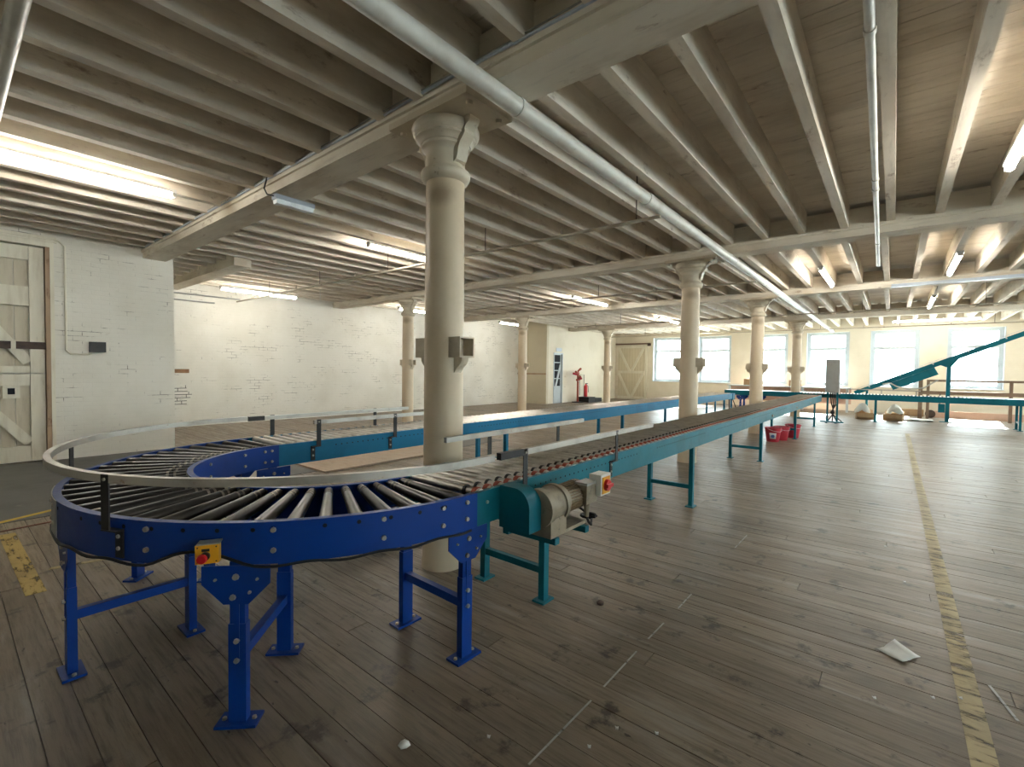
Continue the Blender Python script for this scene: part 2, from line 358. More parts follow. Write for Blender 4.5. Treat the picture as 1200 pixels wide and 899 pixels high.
bays = [(YR, BEAMS[0] - .1, -5.55, .47), (BEAMS[0] + .1, BEAMS[1] - .1, -.099, .48), (BEAMS[1] + .1, BEAMS[2] - .1, -.64, .46), (BEAMS[2] + .1, BEAMS[3] - .1, -.2, .47), (BEAMS[3] + .1, YB, .05, .47)]
for bi, (y0, y1, ph, pt) in enumerate(bays):
    me = MB().box(-.043, .043, y0, y1, JZ, ZC).mesh('joist', 'joist_wood')
    xa = XN if bi == 0 else (XL if bi < 3 else XP)
    n0 = math.ceil((xa + .08 - ph) / pt)
    for k in range(n0, n0 + 60):
        x = ph + k * pt
        if x > 5.2: break
        link('joist', me, ceiling, loc=(x + random.uniform(-.012, .012), 0, random.uniform(-.012, .012)))

# walls
struct(MB().box(XN - .4, XN, YR, -.55, 0, ZC).box(XN - .4, XN, 1.16, 2.72, 0, ZC).box(XN - .4, XN, -.55, 1.16, 3.36, ZC).box(XN - .4, XN - .16, -.55, 1.16, 0, 3.36).build('wall_left_near', 'brick_x'), 'white painted brick wall with the loading door')
struct(MB().box(XL - .4, XN - .4, 2.32, 2.72, 0, ZC).build('wall_left_return', 'brick_y'))
wl = struct(MB().box(XL - .4, XL, 2.72, YP, 0, ZC).build('wall_left_far', 'brick_x'), 'long white painted brick wall')
struct(MB().box(XL, XP, YP, YP + .15, 0, ZC).build('wall_partition_front', 'partition_cream'), 'cream boarded partition wall with brown rail')
struct(MB().box(XP - .15, XP, YP + .15, 17.55, 0, ZC).box(XP - .15, XP, 18.3, YB, 0, ZC).box(XP - .15, XP, 17.55, 18.3, 2.3, ZC).build('wall_partition_side', 'plaster_cream'), 'cream plastered side wall with the stair door')
struct(MB().box(XL - .4, XP - .16, YP + .15, YB, 0, .05).build('trim_1', 'rust_iron'))
WC = [-9.02, -6.72, -4.40, -2.20, -.02, 2.24, 4.46, 6.68]; WH = .73; WZ0, WZ1 = 1.02, 3.24
mb = MB().box(XL - .4, XR + .4, YB, YB + .42, 0, WZ0).box(XL - .4, XR + .4, YB, YB + .42, WZ1, ZC)
xs = [XL - .4] + [v for c in WC for v in (c - WH - .02, c + WH + .02)] + [XR + .4]
for i in range(0, len(xs), 2): mb.box(xs[i], xs[i + 1], YB, YB + .42, WZ0, WZ1)
wb = struct(mb.build('wall_back', 'brick_y'), 'cream painted brick wall with tall windows')
WR = [.4 + 2.9 * k for k in range(8)]
mb = MB().box(XR, XR + .42, YR, YB, 0, WZ0).box(XR, XR + .42, YR, YB, WZ1, ZC)
ys = [YR] + [v for c in WR for v in (c - WH - .02, c + WH + .02)] + [YB]
for i in range(0, len(ys), 2): mb.box(XR, XR + .42, ys[i], ys[i + 1], WZ0, WZ1)
struct(mb.build('wall_right', 'brick_x'), 'white painted brick side wall with tall windows')
struct(MB().box(XL - .4, XR + .4, YR - .4, YR, 0, ZC).build('wall_rear', 'brick_y'))
for i, c in enumerate(WC + WR):
    w = bpy.data.objects.new('window_%d' % (i + 1), None); col.objects.link(w); struct(w, 'tall white framed window with a fixed upper light'); w.location = (c, YB, WZ0) if i < len(WC) else (XR, c, WZ0)
    if i >= len(WC): w.rotation_euler = (0, 0, -PI / 2)
    H = WZ1 - WZ0; y0, y1 = .18, .25
    MB().box(-WH, -WH + .13, y0, y1, 0, H).box(WH - .13, WH, y0, y1, 0, H).box(-WH + .13, WH - .13, y0, y1, H - .13, H).box(-WH + .13, WH - .13, y0, y1, 0, .12).build('window_frame', 'window_white', w)
    tz = H * .665
    MB().box(-WH + .13, WH - .13, y0 - .01, y1, tz, tz + .11).build('transom', 'window_white', w)
    MB().box(-WH + .13, WH - .13, y0 + .03, y0 + .036, .12, tz).build('pane', 'window_glass', w)
    MB().box(-WH + .13, WH - .13, y0 + .03, y0 + .036, tz + .11, H - .13).build('pane', 'window_glass', w)
    MB().box(-WH - .02, WH + .02, -.05, y0, -.03, .012).build('sill', 'window_white', w)
    MB().box(-WH - .02, -WH, 0, .40, .012, H).box(WH, WH + .02, 0, .40, .012, H).build('reveal_lining', 'window_white', w)

# loading door in the near left wall
d = bpy.data.objects.new('door_1', None); col.objects.link(d); struct(d, 'tall cream two-part plank loading door with diagonal braces'); d.location = (XN, 0, 0)
DY0, DY1 = -.5, 1.06
pl = MB().box(-.155, -.13, 0, .146, .02, 1.345).mesh('plank', 'door_plank_shaded'); pl2 = MB().box(-.155, -.13, 0, .146, 1.36, 3.26).mesh('plank', 'door_plank_shaded')
y = DY0
while y < DY1 - .05:
    link('plank', pl, d, loc=(0, y, 0)); link('plank', pl2, d, loc=(0, y, 0)); y += .156
for (a, b, z0, z1) in [(DY1 - .16, DY1, .02, 1.34), (DY1 - .16, DY1, 1.365, 3.26), (DY0, DY0 + .16, .02, 1.34), (DY0, DY0 + .16, 1.365, 3.26)]: MB().box(-.13, -.055, a, b, z0, z1).build('stile', 'door_cream', d)
for (z0, z1) in [(.02, .25), (1.17, 1.34), (1.365, 1.46), (2.37, 2.66), (3.06, 3.26)]: MB().box(-.13, -.06, DY0 + .164, DY1 - .164, z0, z1).build('rail', 'door_cream', d)
def brace(a, b, w=.13):
    a = Vector((-.08, *a)); b = Vector((-.08, *b)); v = b - a; L = v.length; ang = math.atan2(v.z, v.y)
    MB().box(-.05, .012, -L / 2, L / 2, -w / 2, w / 2).build('brace', 'door_cream', d, loc=(a + b) / 2, rot=(ang, 0, 0))
brace((.88, .30), (.26, 1.12)); brace((.88, 1.52), (.34, 2.32))
MB().box(-.05, -.035, -.3, 1.14, 1.72, 1.83).build('iron_bar', 'rust_iron', d); MB().box(-.036, -.02, .70, .75, 1.70, 1.85).build('keeper', 'door_cream', d)
pp = MB().box(-.128, -.07, .61, .79, .98, 1.165).build('lock_plate', 'door_cream', d); MB().box(-.075, -.065, .66, .735, 1.04, 1.13).build('keyhole', 'hole_dark', pp)
MB().box(-.16, .012, 1.07, 1.12, 0, 3.36).build('jamb', 'raw_wood', d); MB().box(-.16, .02, 1.12, 1.165, 0, 3.36).build('jamb', 'door_cream', d)
MB().box(-.16, .015, DY0 - .05, 1.12, 3.285, 3.36).build('door_head', 'door_cream', d); MB().box(0, .03, DY0, 1.2, 3.36, 3.44).build('door_head', 'door_cream', d)

# sliding double door in the back wall
d = bpy.data.objects.new('door_2', None); col.objects.link(d); struct(d, 'cream boarded double door with diagonal braces and a track above'); d.location = (0, YB, 0)
for (x0, x1) in [(-11.72, -10.98), (-10.96, -10.2)]:
    for k in range(5):
        w_ = (x1 - x0) / 5; MB().box(x0 + k * w_ + .004, x0 + (k + 1) * w_ - .004, -.05, -.02, .03, 2.86).build('plank', 'partition_cream', d)
    for z0 in (.03, 1.40, 2.74): MB().box(x0, x1, -.10, -.05, z0, z0 + .13).build('rail', 'door_cream', d)
    for (za, zb) in ((.15, 1.40), (1.52, 2.74)):
        s = 1 if x0 < -11 else -1
        xa, xb = (x0 + .05, x1 - .05) if s > 0 else (x1 - .05, x0 + .05)
        v = Vector((xb - xa, 0, (za - zb))); MB().box(-v.length / 2, v.length / 2, -.095, -.05, -.06, .06).build('brace', 'door_cream', d, loc=((xa + xb) / 2, 0, (za + zb) / 2), rot=(0, -math.atan2(v.z, v.x), 0))
MB().box(-11.88, -9.95, -.06, 0, 2.93, 3.0).build('sliding_track', 'bench_wood', d); MB().box(-10.05, -9.9, -.09, 0, 2.84, 2.98).build('track_stop', 'rust_iron', d)
MB().box(-10.18, -10.08, -.06, 0, 0, 2.92).build('jamb', 'door_cream', d)

# stair door in the partition
d = bpy.data.objects.new('door_3', None); col.objects.link(d); struct(d, 'narrow white stair door with dark broken panes'); d.location = (XP, 17.55, 0)
MB().box(-.12, .02, 0, .05, 0, 2.3).box(-.12, .02, .70, .75, 0, 2.3).box(-.12, .02, .05, .70, 2.24, 2.3).build('door_frame', 'window_white', d)
lf = MB().box(-.08, -.04, .05, .70, 0, .75).box(-.08, -.04, .05, .13, .75, 2.24).box(-.08, -.04, .62, .70, .75, 2.24).build('door_leaf', 'window_white', d)
for k in range(4): MB().box(-.075, -.055, .13, .62, .78 + k * .365, 1.11 + k * .365).build('pane', 'hole_dark', d)
for k in range(5): MB().box(-.08, -.035, .13, .62, .745 + k * .365, .785 + k * .365).build('glazing_bar', 'window_white', d)
v = Vector((0, .5, 1.3)); MB().box(-.05, -.025, -.7, .7, -.06, .06).build('brace', 'window_white', d, loc=(0, .375, 1.1), rot=(math.atan2(1.3, .5), 0, 0))
MB().box(0, .01, 0, .45, 0, .16).build('door_sign', 'emergency_grey', d, loc=(0, .2, 2.36), label='small pale sign over the stair door')
MB().box(XL, XP, -.03, 0, 1.30, 1.37).build('rail_strip', 'raw_wood', None, loc=(0, YP, 0)); o = bpy.data.objects['rail_strip']; o.name = 'trim_2'; struct(o, 'brown rail across the cream partition')
struct(MB().box(XP, XP + .025, 18.5, YB, 1.18, 1.26).build('trim_3', 'plaster_cream')); struct(MB().box(XP, XP + .02, 18.5, YB, .72, .77).build('trim_4', 'plaster_cream'))
# a bare brick and open joints where the paint has come off, on the corner of the far wall
MB().box(-.01, .010, 0, .30, 0, .095).build('brick', 'old_brick', wl, loc=(XL, 3.64, 1.32), label='bare brown brick showing through the paint')
for r_ in range(6):
    rr = random.Random(r_ + 3); L_ = rr.uniform(.22, .42)
    MB().box(-.01, .0015, 0, L_, 0, .014).build('open_joint', 'subfloor', wl, loc=(XL, 3.62, .55 + r_ * .078))
    MB().box(-.01, .0015, 0, .012, 0, .064).build('open_joint', 'subfloor', wl, loc=(XL, 3.66 + rr.uniform(0, L_ - .06), .564 + r_ * .078))

# ------------------------------------------------------------------ conveyors
ZT, ZBOT = .862, .687
CX, CY, RO, RI = -3.06, 1.755, 1.41, .81
XA0, XA1 = CX + RI, CX + RO          # straight run by the motor
XB0, XB1 = CX - RO, CX - RI          # straight run by the left wall
def channel(sgn):                    # C section: web on the outside (u = 0), flanges run inward (sgn)
    th, fl = .005, .032
    return [(0, ZBOT), (sgn * fl, ZBOT), (sgn * fl, ZBOT + th), (sgn * th, ZBOT + th), (sgn * th, ZT - th), (sgn * fl, ZT - th), (sgn * fl, ZT), (0, ZT)]
def straight_frame(x, sgn, y0, y1): return MB().sweep([[(x + u, y, z) for u, z in channel(sgn)] for y in (y0, y1)])
def foot(mb, x, y, w=.2, dpt=.10, ang=0):
    mb.box(-dpt / 2, dpt / 2, -w / 2, w / 2, 0, .012, Matrix.Translation((x, y, 0)) @ Matrix.Rotation(ang, 4, 'Z'))
def leg_frame(par, p_out, p_in, mat, z_top, cross=(.27,), gusset=False, width=.070, name='leg_frame'):
    """two legs joined by a crossbar, feet on the floor; p_out and p_in are (x, y)"""
    a = Vector((*p_out, 0)); b = Vector((*p_in, 0)); dv = (a - b).normalized(); ang = math.atan2(dv.y, dv.x); L = (a - b).length
    T = Matrix.Translation((b.x, b.y, 0)) @ Matrix.Rotation(ang, 4, 'Z')     # local x runs from the inner to the outer leg
    mb = MB()
    for z in cross: mb.box(.0, L, -.018, .018, z - .022, z + .022, T)
    fr = mb.build(name, mat, par)
    for i, x in enumerate((0, L)):
        s = -1 if i == 0 else 1
        lg = MB(); h = width / 2
        if gusset:
            lg.box(x - .018, x + .020, -h, h, .012, z_top * .62, T); lg.box(x - .016, x + .016, -h + .005, h - .005, z_top * .62, z_top, T)
            lg.box(x + s * .020 - .002, x + s * .020 + .003, -.010, .010, z_top * .40, z_top * .80, T)
        else: lg.box(x - .022, x + .022, -h * .75, h * .75, .012, z_top, T)
        l_ = lg.build('leg', mat, fr)
        f_ = MB(); f_.box(x - .045, x + .045, -.082 if gusset else -.06, .082 if gusset else .06, 0, .012, T); f_.build('foot_plate', mat, fr)
        dn = T.to_3x3() @ Vector((s, 0, 0))
        if gusset:
            for z in (z_top * .40, z_top * .52): bolt_obj(fr, T @ Vector((x + s * .020, 0, z)), dn, .012, .012)
            for yy in (-.06, .06): bolt_obj(fr, T @ Vector((x, yy, .012)), (0, 0, 1), .010, .009)
            g = MB(); zt = .676
            poly = [(-.135, zt), (.135, zt), (.135, .60), (.05, .515), (-.05, .515), (-.135, .60)]
            g.prism(poly, 0, .006, lambda u, v, hh: T @ Vector((x + s * (.021 + hh), u, v)))
            g.build('gusset_plate', mat, fr)
            for (u, v, r_) in ((0, .63, .014), (-.012, .545, .013), (-.08, .62, .006), (.085, .62, .006), (.055, .565, .007)): bolt_obj(fr, T @ Vector((x + s * .027, u, v)), dn, r_, .009)
    return fr

# --- blue bend
bend = thing('curved_conveyor', 'blue half-circle roller conveyor bend with tapered black rollers', 'conveyor', (CX, CY, 0))
def arc_pt(r, a, z): return Vector((r * math.cos(a), r * math.sin(a), z))
def cut(a):            # arched notch in the lower edge of the outer frame over the front leg
    dgr = math.degrees(a)
    t_ = (dgr + 51) / 9.5
    return .066 * (0.5 + 0.5 * math.cos(PI * max(-1, min(1, t_)))) if abs(t_) < 1 else 0
NS = 72
rings = []
for i in range(NS + 1):
    a = -PI * i / NS
    rings.append([arc_pt(RO + u, a, z + (cut(a) if z < .75 else 0)) for u, z in channel(-1)])
MB().sweep(rings).build('side_frame', 'blue_paint', bend, label='blue outer curved side frame')
MB().sweep([[arc_pt(RI + u, -PI * i / NS, z) for u, z in channel(1)] for i in range(NS + 1)]).build('side_frame', 'blue_paint', bend, label='blue inner curved side frame')
NR = 32
L0, L1 = RI + .036, RO - .034
rm = MB()
rm.cyl((L0, 0, -.021), (L1, 0, -.031), .021, .031, 20)
rm = rm.mesh('roller', 'dark_steel')
gm = MB().cyl((L0 + .05, 0, -.021), (L0 + .062, 0, -.0212), .0235, .0235, 16).mesh('groove_ring', 'ring_steel')
gm2 = MB().cyl((L0 + .085, 0, -.0213), (L0 + .097, 0, -.0215), .0238, .0238, 16).mesh('groove_ring', 'ring_steel')
am = MB().cyl((RI + .004, 0, -.021), (RO - .004, 0, -.031), .007, n=8).mesh('axle', 'bolt_steel')
for k in range(NR):
    a = -PI * (k + .5) / NR
    o = link('roller', rm, bend, loc=(0, 0, ZT - .002), rot=(0, 0, a))
    link('groove_ring', gm, o); link('groove_ring', gm2, o); link('axle', am, o)
MB().sweep([[arc_pt(RI + .10 + u, -PI * i / 40, z) for u, z in ((0, .70), (.40, .70), (.40, .703), (0, .703))] for i in range(41)]).build('under_tray', 'black_metal', bend)
for k in range(NR):
    a = -PI * (k + .5) / NR
    if k % 8 != 6: bolt_obj(bend, arc_pt(RO, a, ZT - .031), arc_pt(1, a, 0), .0095, .0012, 'axle_hole', 'hole_dark')
for dg in (-3, -9, -21, -60, -91, -96, -120, -150, -172, -39, -166):
    a = R(dg)
    for z in (ZT - .033, ZT - .118): bolt_obj(bend, arc_pt(RO, a, z), arc_pt(1, a, 0), .012, .010)
for dg in (-20, -60, -110, -160, -172, -176, -135):
    a = R(dg)
    for z in (ZT - .04, ZT - .125): bolt_obj(bend, arc_pt(RI, a, z), -arc_pt(1, a, 0), .011, .009)
MB().sweep([[arc_pt(RO + u, R(dg), z) for u, z in ((.001, ZBOT - .005), (.005, ZBOT - .005), (.005, ZT), (.001, ZT))] for dg in range(-104, -87, 2)]).build('joint_plate', 'cabinet_grey', bend, label='grey bolted joint plate on the blue bend')
for dg, z1 in ((-1.5, .69), (-45.3, .69), (-90, .69), (-140, .69), (-178, .69)):
    a = R(dg); leg_frame(bend, arc_pt(RO - .05, a, 0).xy, arc_pt(RI + .05, a, 0).xy, 'blue_paint', z1, (.285,), True)
# cable clipped under the lower edge
pts = []
for i in range(60):
    a = R(-100 + i * 98 / 59)
    pts.append(arc_pt(RO + .006, a, ZBOT - .004 + cut(a) * 1.05 - .006 * math.sin(i * .9)))
MB().tube(pts, .0065, 6).build('cable', 'rubber', bend, label='black cable drooping along the lower edge')

def post_mesh(h0=.70, h1=1.05):      # stepped flat bar: local x = along the rail, y = outward
    mb = MB(); mb.box(.020, .058, .001, .007, h0, h0 + .115); mb.box(-.020, .058, .001, .034, h0 + .115, h0 + .121); mb.box(-.020, .018, .026, .032, h0 + .115, h1)
    return mb
pm = post_mesh().mesh('rail_post', 'black_metal')
pq = MB().box(-.064, -.020, .001, .007, .70, .815).box(-.064, .022, .001, .034, .815, .821).box(-.022, .022, .026, .032, .815, 1.05).mesh('rail_post', 'black_metal'); 
def add_post(par, loc, rz, me=None):
    o = link('rail_post', me or pm, par, loc=loc, rot=(0, 0, rz)); q = Matrix.Rotation(rz, 3, 'Z'); L_ = Vector(loc)
    sx = -1 if me else 1
    for p_, r_ in (((.04 * sx, .007, .74), .009), ((.04 * sx, .007, .79), .009), ((0, .032, 1.03), .007)): bolt_obj(par, L_ + q @ Vector(p_), q @ Vector((0, 1, 0)), r_, .006)
def rail_sec(z=1.05): return [(-.014, z - .034), (.014, z - .034), (.014, z), (-.014, z)]
RR = RO + .018
mb = MB().sweep([[arc_pt(RR + u, R(4 - i * 184 / 90), z) for u, z in rail_sec()] for i in range(91)])
rail = mb.build('guard_rail', 'rail_steel', bend, label='bare steel guard rail curving around the blue bend')
for dg in (-67, -119):
    a = R(dg); add_post(rail, arc_pt(RO, a, 0), a - PI / 2, pq)

# --- straight runs
PITCH = .0875
rl = XA1 - XA0 - .02
rsm = MB().cyl((-rl / 2 + .012, 0, 0), (rl / 2 - .012, 0, 0), .025, n=14).mesh('roller', 'roller_steel')
redm = MB().cyl((rl / 2 - .058, 0, 0), (rl / 2 - .030, 0, 0), .030, n=12).mesh('drive_band', 'band_red')
blkm = MB().cyl((rl / 2 - .125, 0, 0), (rl / 2 - .108, 0, 0), .030, n=12).mesh('collar', 'rubber')
def straight(par, x0, x1, y0, y1, mat, bands):
    xc = (x0 + x1) / 2
    straight_frame(x1, -1, y0, y1).build('side_frame', mat, par); straight_frame(x0, 1, y0, y1).build('side_frame', mat, par)
    n = int((y1 - y0 - .05) / PITCH)
    for k in range(n):
        y = y0 + .05 + k * PITCH
        o = link('roller', rsm, par, loc=(xc, y, .846))
        if bands:
            link('drive_band', redm, o)
            if y < 9: link('collar', blkm, o)
    hm = MB(); y = y0 + .12
    while y < min(y1, y0 + 9):
        if (y * 1.3) % 2.4 > .5: bolt(hm, (x1, y, ZT - .052), (1, 0, 0), .0065, .001)
        y += .055
    hm.build('slot_row', 'hole_dark', par, kind='stuff')
    for yy in (y0 + .7, y0 + 3.4 + .0, y0 + 6.8): MB().box(x0 + .03, x1 - .03, yy, yy + .04, ZBOT + .006, ZBOT + .05).build('cross_member', mat, par)
YA0, YA1 = CY, 16.6
ca = thing('roller_conveyor', 'straight teal roller conveyor carrying the geared motor, with red drive bands', 'conveyor', (0, 0, 0))
straight(ca, XA0, XA1, YA0, YA1, 'teal_paint', True)
leg_frame(ca, (-1.735, 2.48), (-2.25, 2.48), 'teal_paint', .50, (.20, .478))
for x in (-1.76, -2.22): MB().box(x - .02, x + .02, 2.46, 2.50, .50, ZBOT).build('leg_extension', 'teal_paint', ca)
for y in (5.30, 8.82, 12.38, 15.7): leg_frame(ca, (-1.72, y), (-2.20, y), 'teal_paint', ZBOT, (.22,))
for yy in (1.83, 2.0): bolt_obj(ca, (XA1, yy, .80), (1, 0, 0), .010, .007)
for yy in (9.3, 12.0, 14.2): bolt_obj(ca, (XA1, yy, .75), (1, 0, 0), .02, .02)
MB().box(XA0 + .05, XA1 - .05, YA0 + .3, YA1 - .2, .72, .735).build('drive_tray', 'black_metal', ca)
def straight_rail(par, x, y0, y1, posts, out, lab, z=1.05):
    r_ = MB().sweep([[(x + u, y, zz) for u, zz in rail_sec(z)] for y in (y0, y1)]).build('guard_rail', 'rail_steel', par, label=lab)
    for y in posts:
        rz = -PI / 2 if out > 0 else PI / 2
        xf = x - out * .018
        add_post(r_, (xf, y, 0), rz)
    return r_
straight_rail(ca, XA1 + .018, 2.03, 3.95, (2.12, 3.26), 1, 'grey guard rail along the motor side')
MB().box(XA1 + .002, XA1 + .034, 1.90, 2.10, 1.014, 1.052).build('rail_splice', 'black_metal', ca)
straight_rail(ca, XA0 - .018, 2.10, 3.85, (2.55, 3.45), -1, 'grey guard rail along the column side')
YB1 = 15.6
cbv = thing('roller_conveyor', 'straight blue-teal roller conveyor nearer the long brick wall, with plain rollers', 'conveyor', (0, 0, 0))
straight(cbv, XB0, XB1, CY, YB1, 'teal_paint_blue_cast', False)
for y in (4.70, 8.10, 11.52, 14.88): leg_frame(cbv, (-3.92, y), (-4.42, y), 'teal_paint_blue_cast', ZBOT, (.22,))
straight_rail(cbv, XB0 - .018, CY + .02, 3.55, (1.98, 3.10), -1, 'grey guard rail on the wall side', 1.045)
straight_rail(cbv, XB1 + .018, 2.04, 3.75, (2.08, 2.88), 1, 'grey guard rail on the column side', 1.045)
MB().box(XB0 - .034, XB0 - .002, 1.765, 1.90, 1.008, 1.048).build('rail_splice', 'black_metal', cbv)
# end drive
MB().box(XB0 + .03, XB1 + .02, YB1 - .02, YB1 + .22, .66, .85).build('end_guard', 'teal_paint_blue_cast', cbv)
MB().tube([(XB1 - .02, YB1 + .1, .68), (XB1 + .05, YB1 + .15, .45), (XB1 + .02, YB1 + .3, .25), (XB1 - .15, YB1 + .25, .3), (XB1 - .15, YB1 + .2, .66)], .015, 6).build('cable', 'rubber', cbv)
MB().box(XB1 - .08, XB1 - .04, YB1 + .1, YB1 + .14, .0, .66).build('leg', 'teal_paint_blue_cast', cbv); MB().box(XB0 + .04, XB0 + .08, YB1 + .1, YB1 + .14, 0, .66).build('leg', 'teal_paint_blue_cast', cbv)

# --- geared motor hung on the teal run
mx_, mz = -1.475, .752
gmz = thing('geared_motor', 'grey geared motor with teal chain guard bolted outside the straight conveyor', 'motor', (mx_, 2.05, 0))
def rounded(x0, x1, z0, z1, r, n=7):
    return [(x0, z0), (x1, z0)] + [(x1 - r + r * math.cos(i * PI / 2 / n), z1 - r + r * math.sin(i * PI / 2 / n)) for i in range(n + 1)] + [(x0, z1)]
MB().prism(rounded(XA1 - mx_ + .001, .03, .645, .872, .10), -.12, -.015, lambda u, v, h: Vector((u, h, v))).build('chain_guard', 'teal_paint', gmz, label='teal rounded chain guard')
gb_ = MB().cyl((0, -.015, mz), (0, .03, mz), .105, n=28).cyl((0, .03, mz), (0, .135, mz), .098, n=28).cyl((0, .135, mz), (0, .16, mz), .108, n=28).box(-.085, .085, -.0, .15, .618, .70).build('gearbox', 'motor_grey', gmz)
for k in range(8):
    a = k * PI / 4; b_ = MB(); bolt(b_, (.098 * math.cos(a), .148, mz + .098 * math.sin(a)), (0, 1, 0), .009, .014); 
    if k % 2 == 0: b_.build('flange_bolt', 'bolt_steel', gb_)
mot = MB().cyl((0, .16, mz + .005), (0, .20, mz + .005), .088, n=26).cyl((0, .36, mz + .005), (0, .40, mz + .005), .086, n=26).cyl((0, .20, mz + .005), (0, .36, mz + .005), .074, n=26).build('motor_body', 'motor_grey', gmz)
fm = MB()
for k in range(30):
    a = 2 * PI * k / 30; T = Matrix.Translation((0, 0, mz + .005)) @ Matrix.Rotation(a, 4, 'Y'); fm.box(.072, .084, .20, .36, -.003, .003, T)
fm.build('cooling_fins', 'fin_bronze', mot, kind='stuff')
tb_ = MB().box(.03, .105, .335, .455, mz - .035, mz + .075).build('terminal_box', 'motor_grey', gmz)
MB().box(.025, .11, .33, .46, mz + .075, mz + .09).build('lid', 'cabinet_grey', tb_)
MB().cyl((.075, .39, mz - .035), (.075, .39, mz - .12), .022, .013, 10).build('cable_gland', 'motor_grey', tb_)
iso = MB().box(.06, .14, .44, .56, mz - .0, mz + .125).build('isolator_switch', 'lamp_white', gmz, label='cream isolator box with yellow plate and red knob')
MB().box(.14, .145, .455, .545, mz + .01, mz + .11).build('switch_plate', 'yellow_plastic', iso)
MB().cyl((.145, .50, mz + .06), (.163, .50, mz + .06), .036, .033, 18).box(.163, .175, .465, .535, mz + .05, mz + .07).build('switch_knob', 'red_plastic', iso)
MB().box(-.14, .085, -.0, .36, .600, .618).build('mounting_plate', 'motor_grey', gmz)
MB().box(XA1 - mx_ - .09, .10, .02, .06, .565, .600).box(XA1 - mx_ - .09, .12, .30, .34, .565, .600).box(XA1 - mx_ - .09, XA1 - mx_ - .05, .02, .5, .55, .686).build('mounting_bars', 'teal_paint', gmz)
MB().tube([(.075, .39, mz - .12), (.09, .39, .60), (.10, .40, .585), (.05, .50, .60), (-.05, .52, .63), (-.13, .66, .70)], .008, 6).tube([(.02, .44, .605)] + [(.06 + .045 * math.cos(i * .55), .44 + .045 * math.sin(i * .55), .622) for i in range(11)], .009, 6).build('loose_cable', 'rubber', gmz)
MB().box(-.15, -.02, .50, .78, .70, .706).build('bracket_strap', 'cabinet_grey', gmz)

# --- emergency stop on the bend
a = R(-48.5); ep = Vector((CX, CY, 0)) + arc_pt(RO + .022, a, 0)
es = thing('emergency_stop', 'yellow stop button box with red mushroom knob on the blue bend', 'stop button', (ep.x, ep.y, .722), a - PI / 2 + R(180))
es.rotation_euler = (0, 0, R(-30) + PI / 2); es.scale = (.8, .8, .8)        # local -y faces outward
MB().box(-.05, .05, -.055, -.0, 0, .092).build('enclosure', 'yellow_plastic', es)
MB().box(-.045, .055, -.05, .012, .092, .098).build('mounting_bracket', 'cabinet_grey', es)
MB().box(-.022, .012, -.058, -.055, .062, .075).build('legend_plate', 'black_plastic', es)
kb = MB().cyl((-.006, -.055, .040), (-.006, -.068, .040), .021, n=18).build('button_collar', 'black_plastic', es)
MB().cyl((-.010, -.068, .038), (-.014, -.082, .036), .015, .024, 18).cyl((-.014, -.082, .036), (-.016, -.096, .035), .024, .020, 18).build('mushroom_button', 'red_plastic', es)
sc = MB()
for (x, z) in ((-.04, .082), (.04, .082), (-.04, .01), (.04, .01)): bolt(sc, (x, -.055, z), (0, -1, 0), .004, .002)
sc.build('screws', 'black_plastic', es, kind='stuff')

# ------------------------------------------------------------------ columns
def ogee(s):         # bracket outline in (x, z)
    pts = [(.12, 3.0), (.165, 3.02), (.178, 3.05), (.185, 3.10), (.205, 3.14), (.232, 3.165), (.248, 3.19), (.245, 3.215), (.258, 3.235), (.285, 3.25), (.298, 3.275), (.298, 3.295), (.12, 3.295)]
    return [(s * x, z) for x, z in pts]
def make_column(x, y, label):
    c = thing('iron_column', label, 'column', (x, y, 0), 0, 'cast-iron columns')
    MB().lathe([(.158, 0), (.158, .05), (.152, .08), (.150, .3), (.147, 2.2), (.143, 2.90)]).build('shaft', 'column_shaft_paint', c)
    MB().lathe([(.143, 2.885), (.165, 2.895), (.182, 2.92), (.186, 2.945), (.178, 2.965), (.160, 2.975), (.152, 2.985)]).build('neck_ring', 'iron_paint', c)
    MB().lathe([(.150, 2.98), (.145, 2.99), (.145, 3.09), (.150, 3.11), (.168, 3.13), (.180, 3.135), (.180, 3.155), (.188, 3.158), (.197, 3.175), (.212, 3.19), (.222, 3.195), (.222, 3.212), (.232, 3.216), (.246, 3.235), (.252, 3.26), (.246, 3.283), (.236, 3.287), (.236, 3.295)]).build('capital', 'iron_paint', c)
    for s in (-1, 1):
        MB().prism(ogee(s), -.05, .05, lambda u, v, h: Vector((u, h, v))).build('bracket', 'iron_paint', c)
    MB().box(-.36, .46, -.25, .22, 3.295, BZ).build('bearing_plate', 'iron_paint', c)
    for (bx, by) in ((.40, -.16), (.40, .14), (-.30, -.16), (-.30, .14)): bolt_obj(c, (bx, by, 3.295), (0, 0, -1), .024, .023, 'plate_bolt', 'iron_paint')
    for s in (-1, 1):
        mb = MB(); x0 = .125; x1 = .245
        mb.box(x0, x1, -.075, -.063, 1.585, 1.735).box(x0, x1, .063, .075, 1.585, 1.735).box(x0, x1, -.063, .063, 1.585, 1.597).box(x0, x1, -.063, .063, 1.723, 1.735).box(x0, x0 + .02, -.063, .063, 1.597, 1.723)
        if s < 0: mb.v = [(-a_, b_, c_) for a_, b_, c_ in mb.v]
        sh = mb.build('bearing_box', 'iron_paint', c)
        MB().prism([(s * .13, 1.47), (s * .15, 1.475), (s * .175, 1.51), (s * .205, 1.535), (s * .222, 1.56), (s * .226, 1.585), (s * .13, 1.585)], -.035, .035, lambda u, v, h: Vector((u, h, v))).build('corbel', 'iron_paint', sh)
    return c
X1, X2 = -2.657, -10.05
c0 = make_column(X1, BEAMS[0], 'cream cast-iron column rising inside the blue conveyor bend')
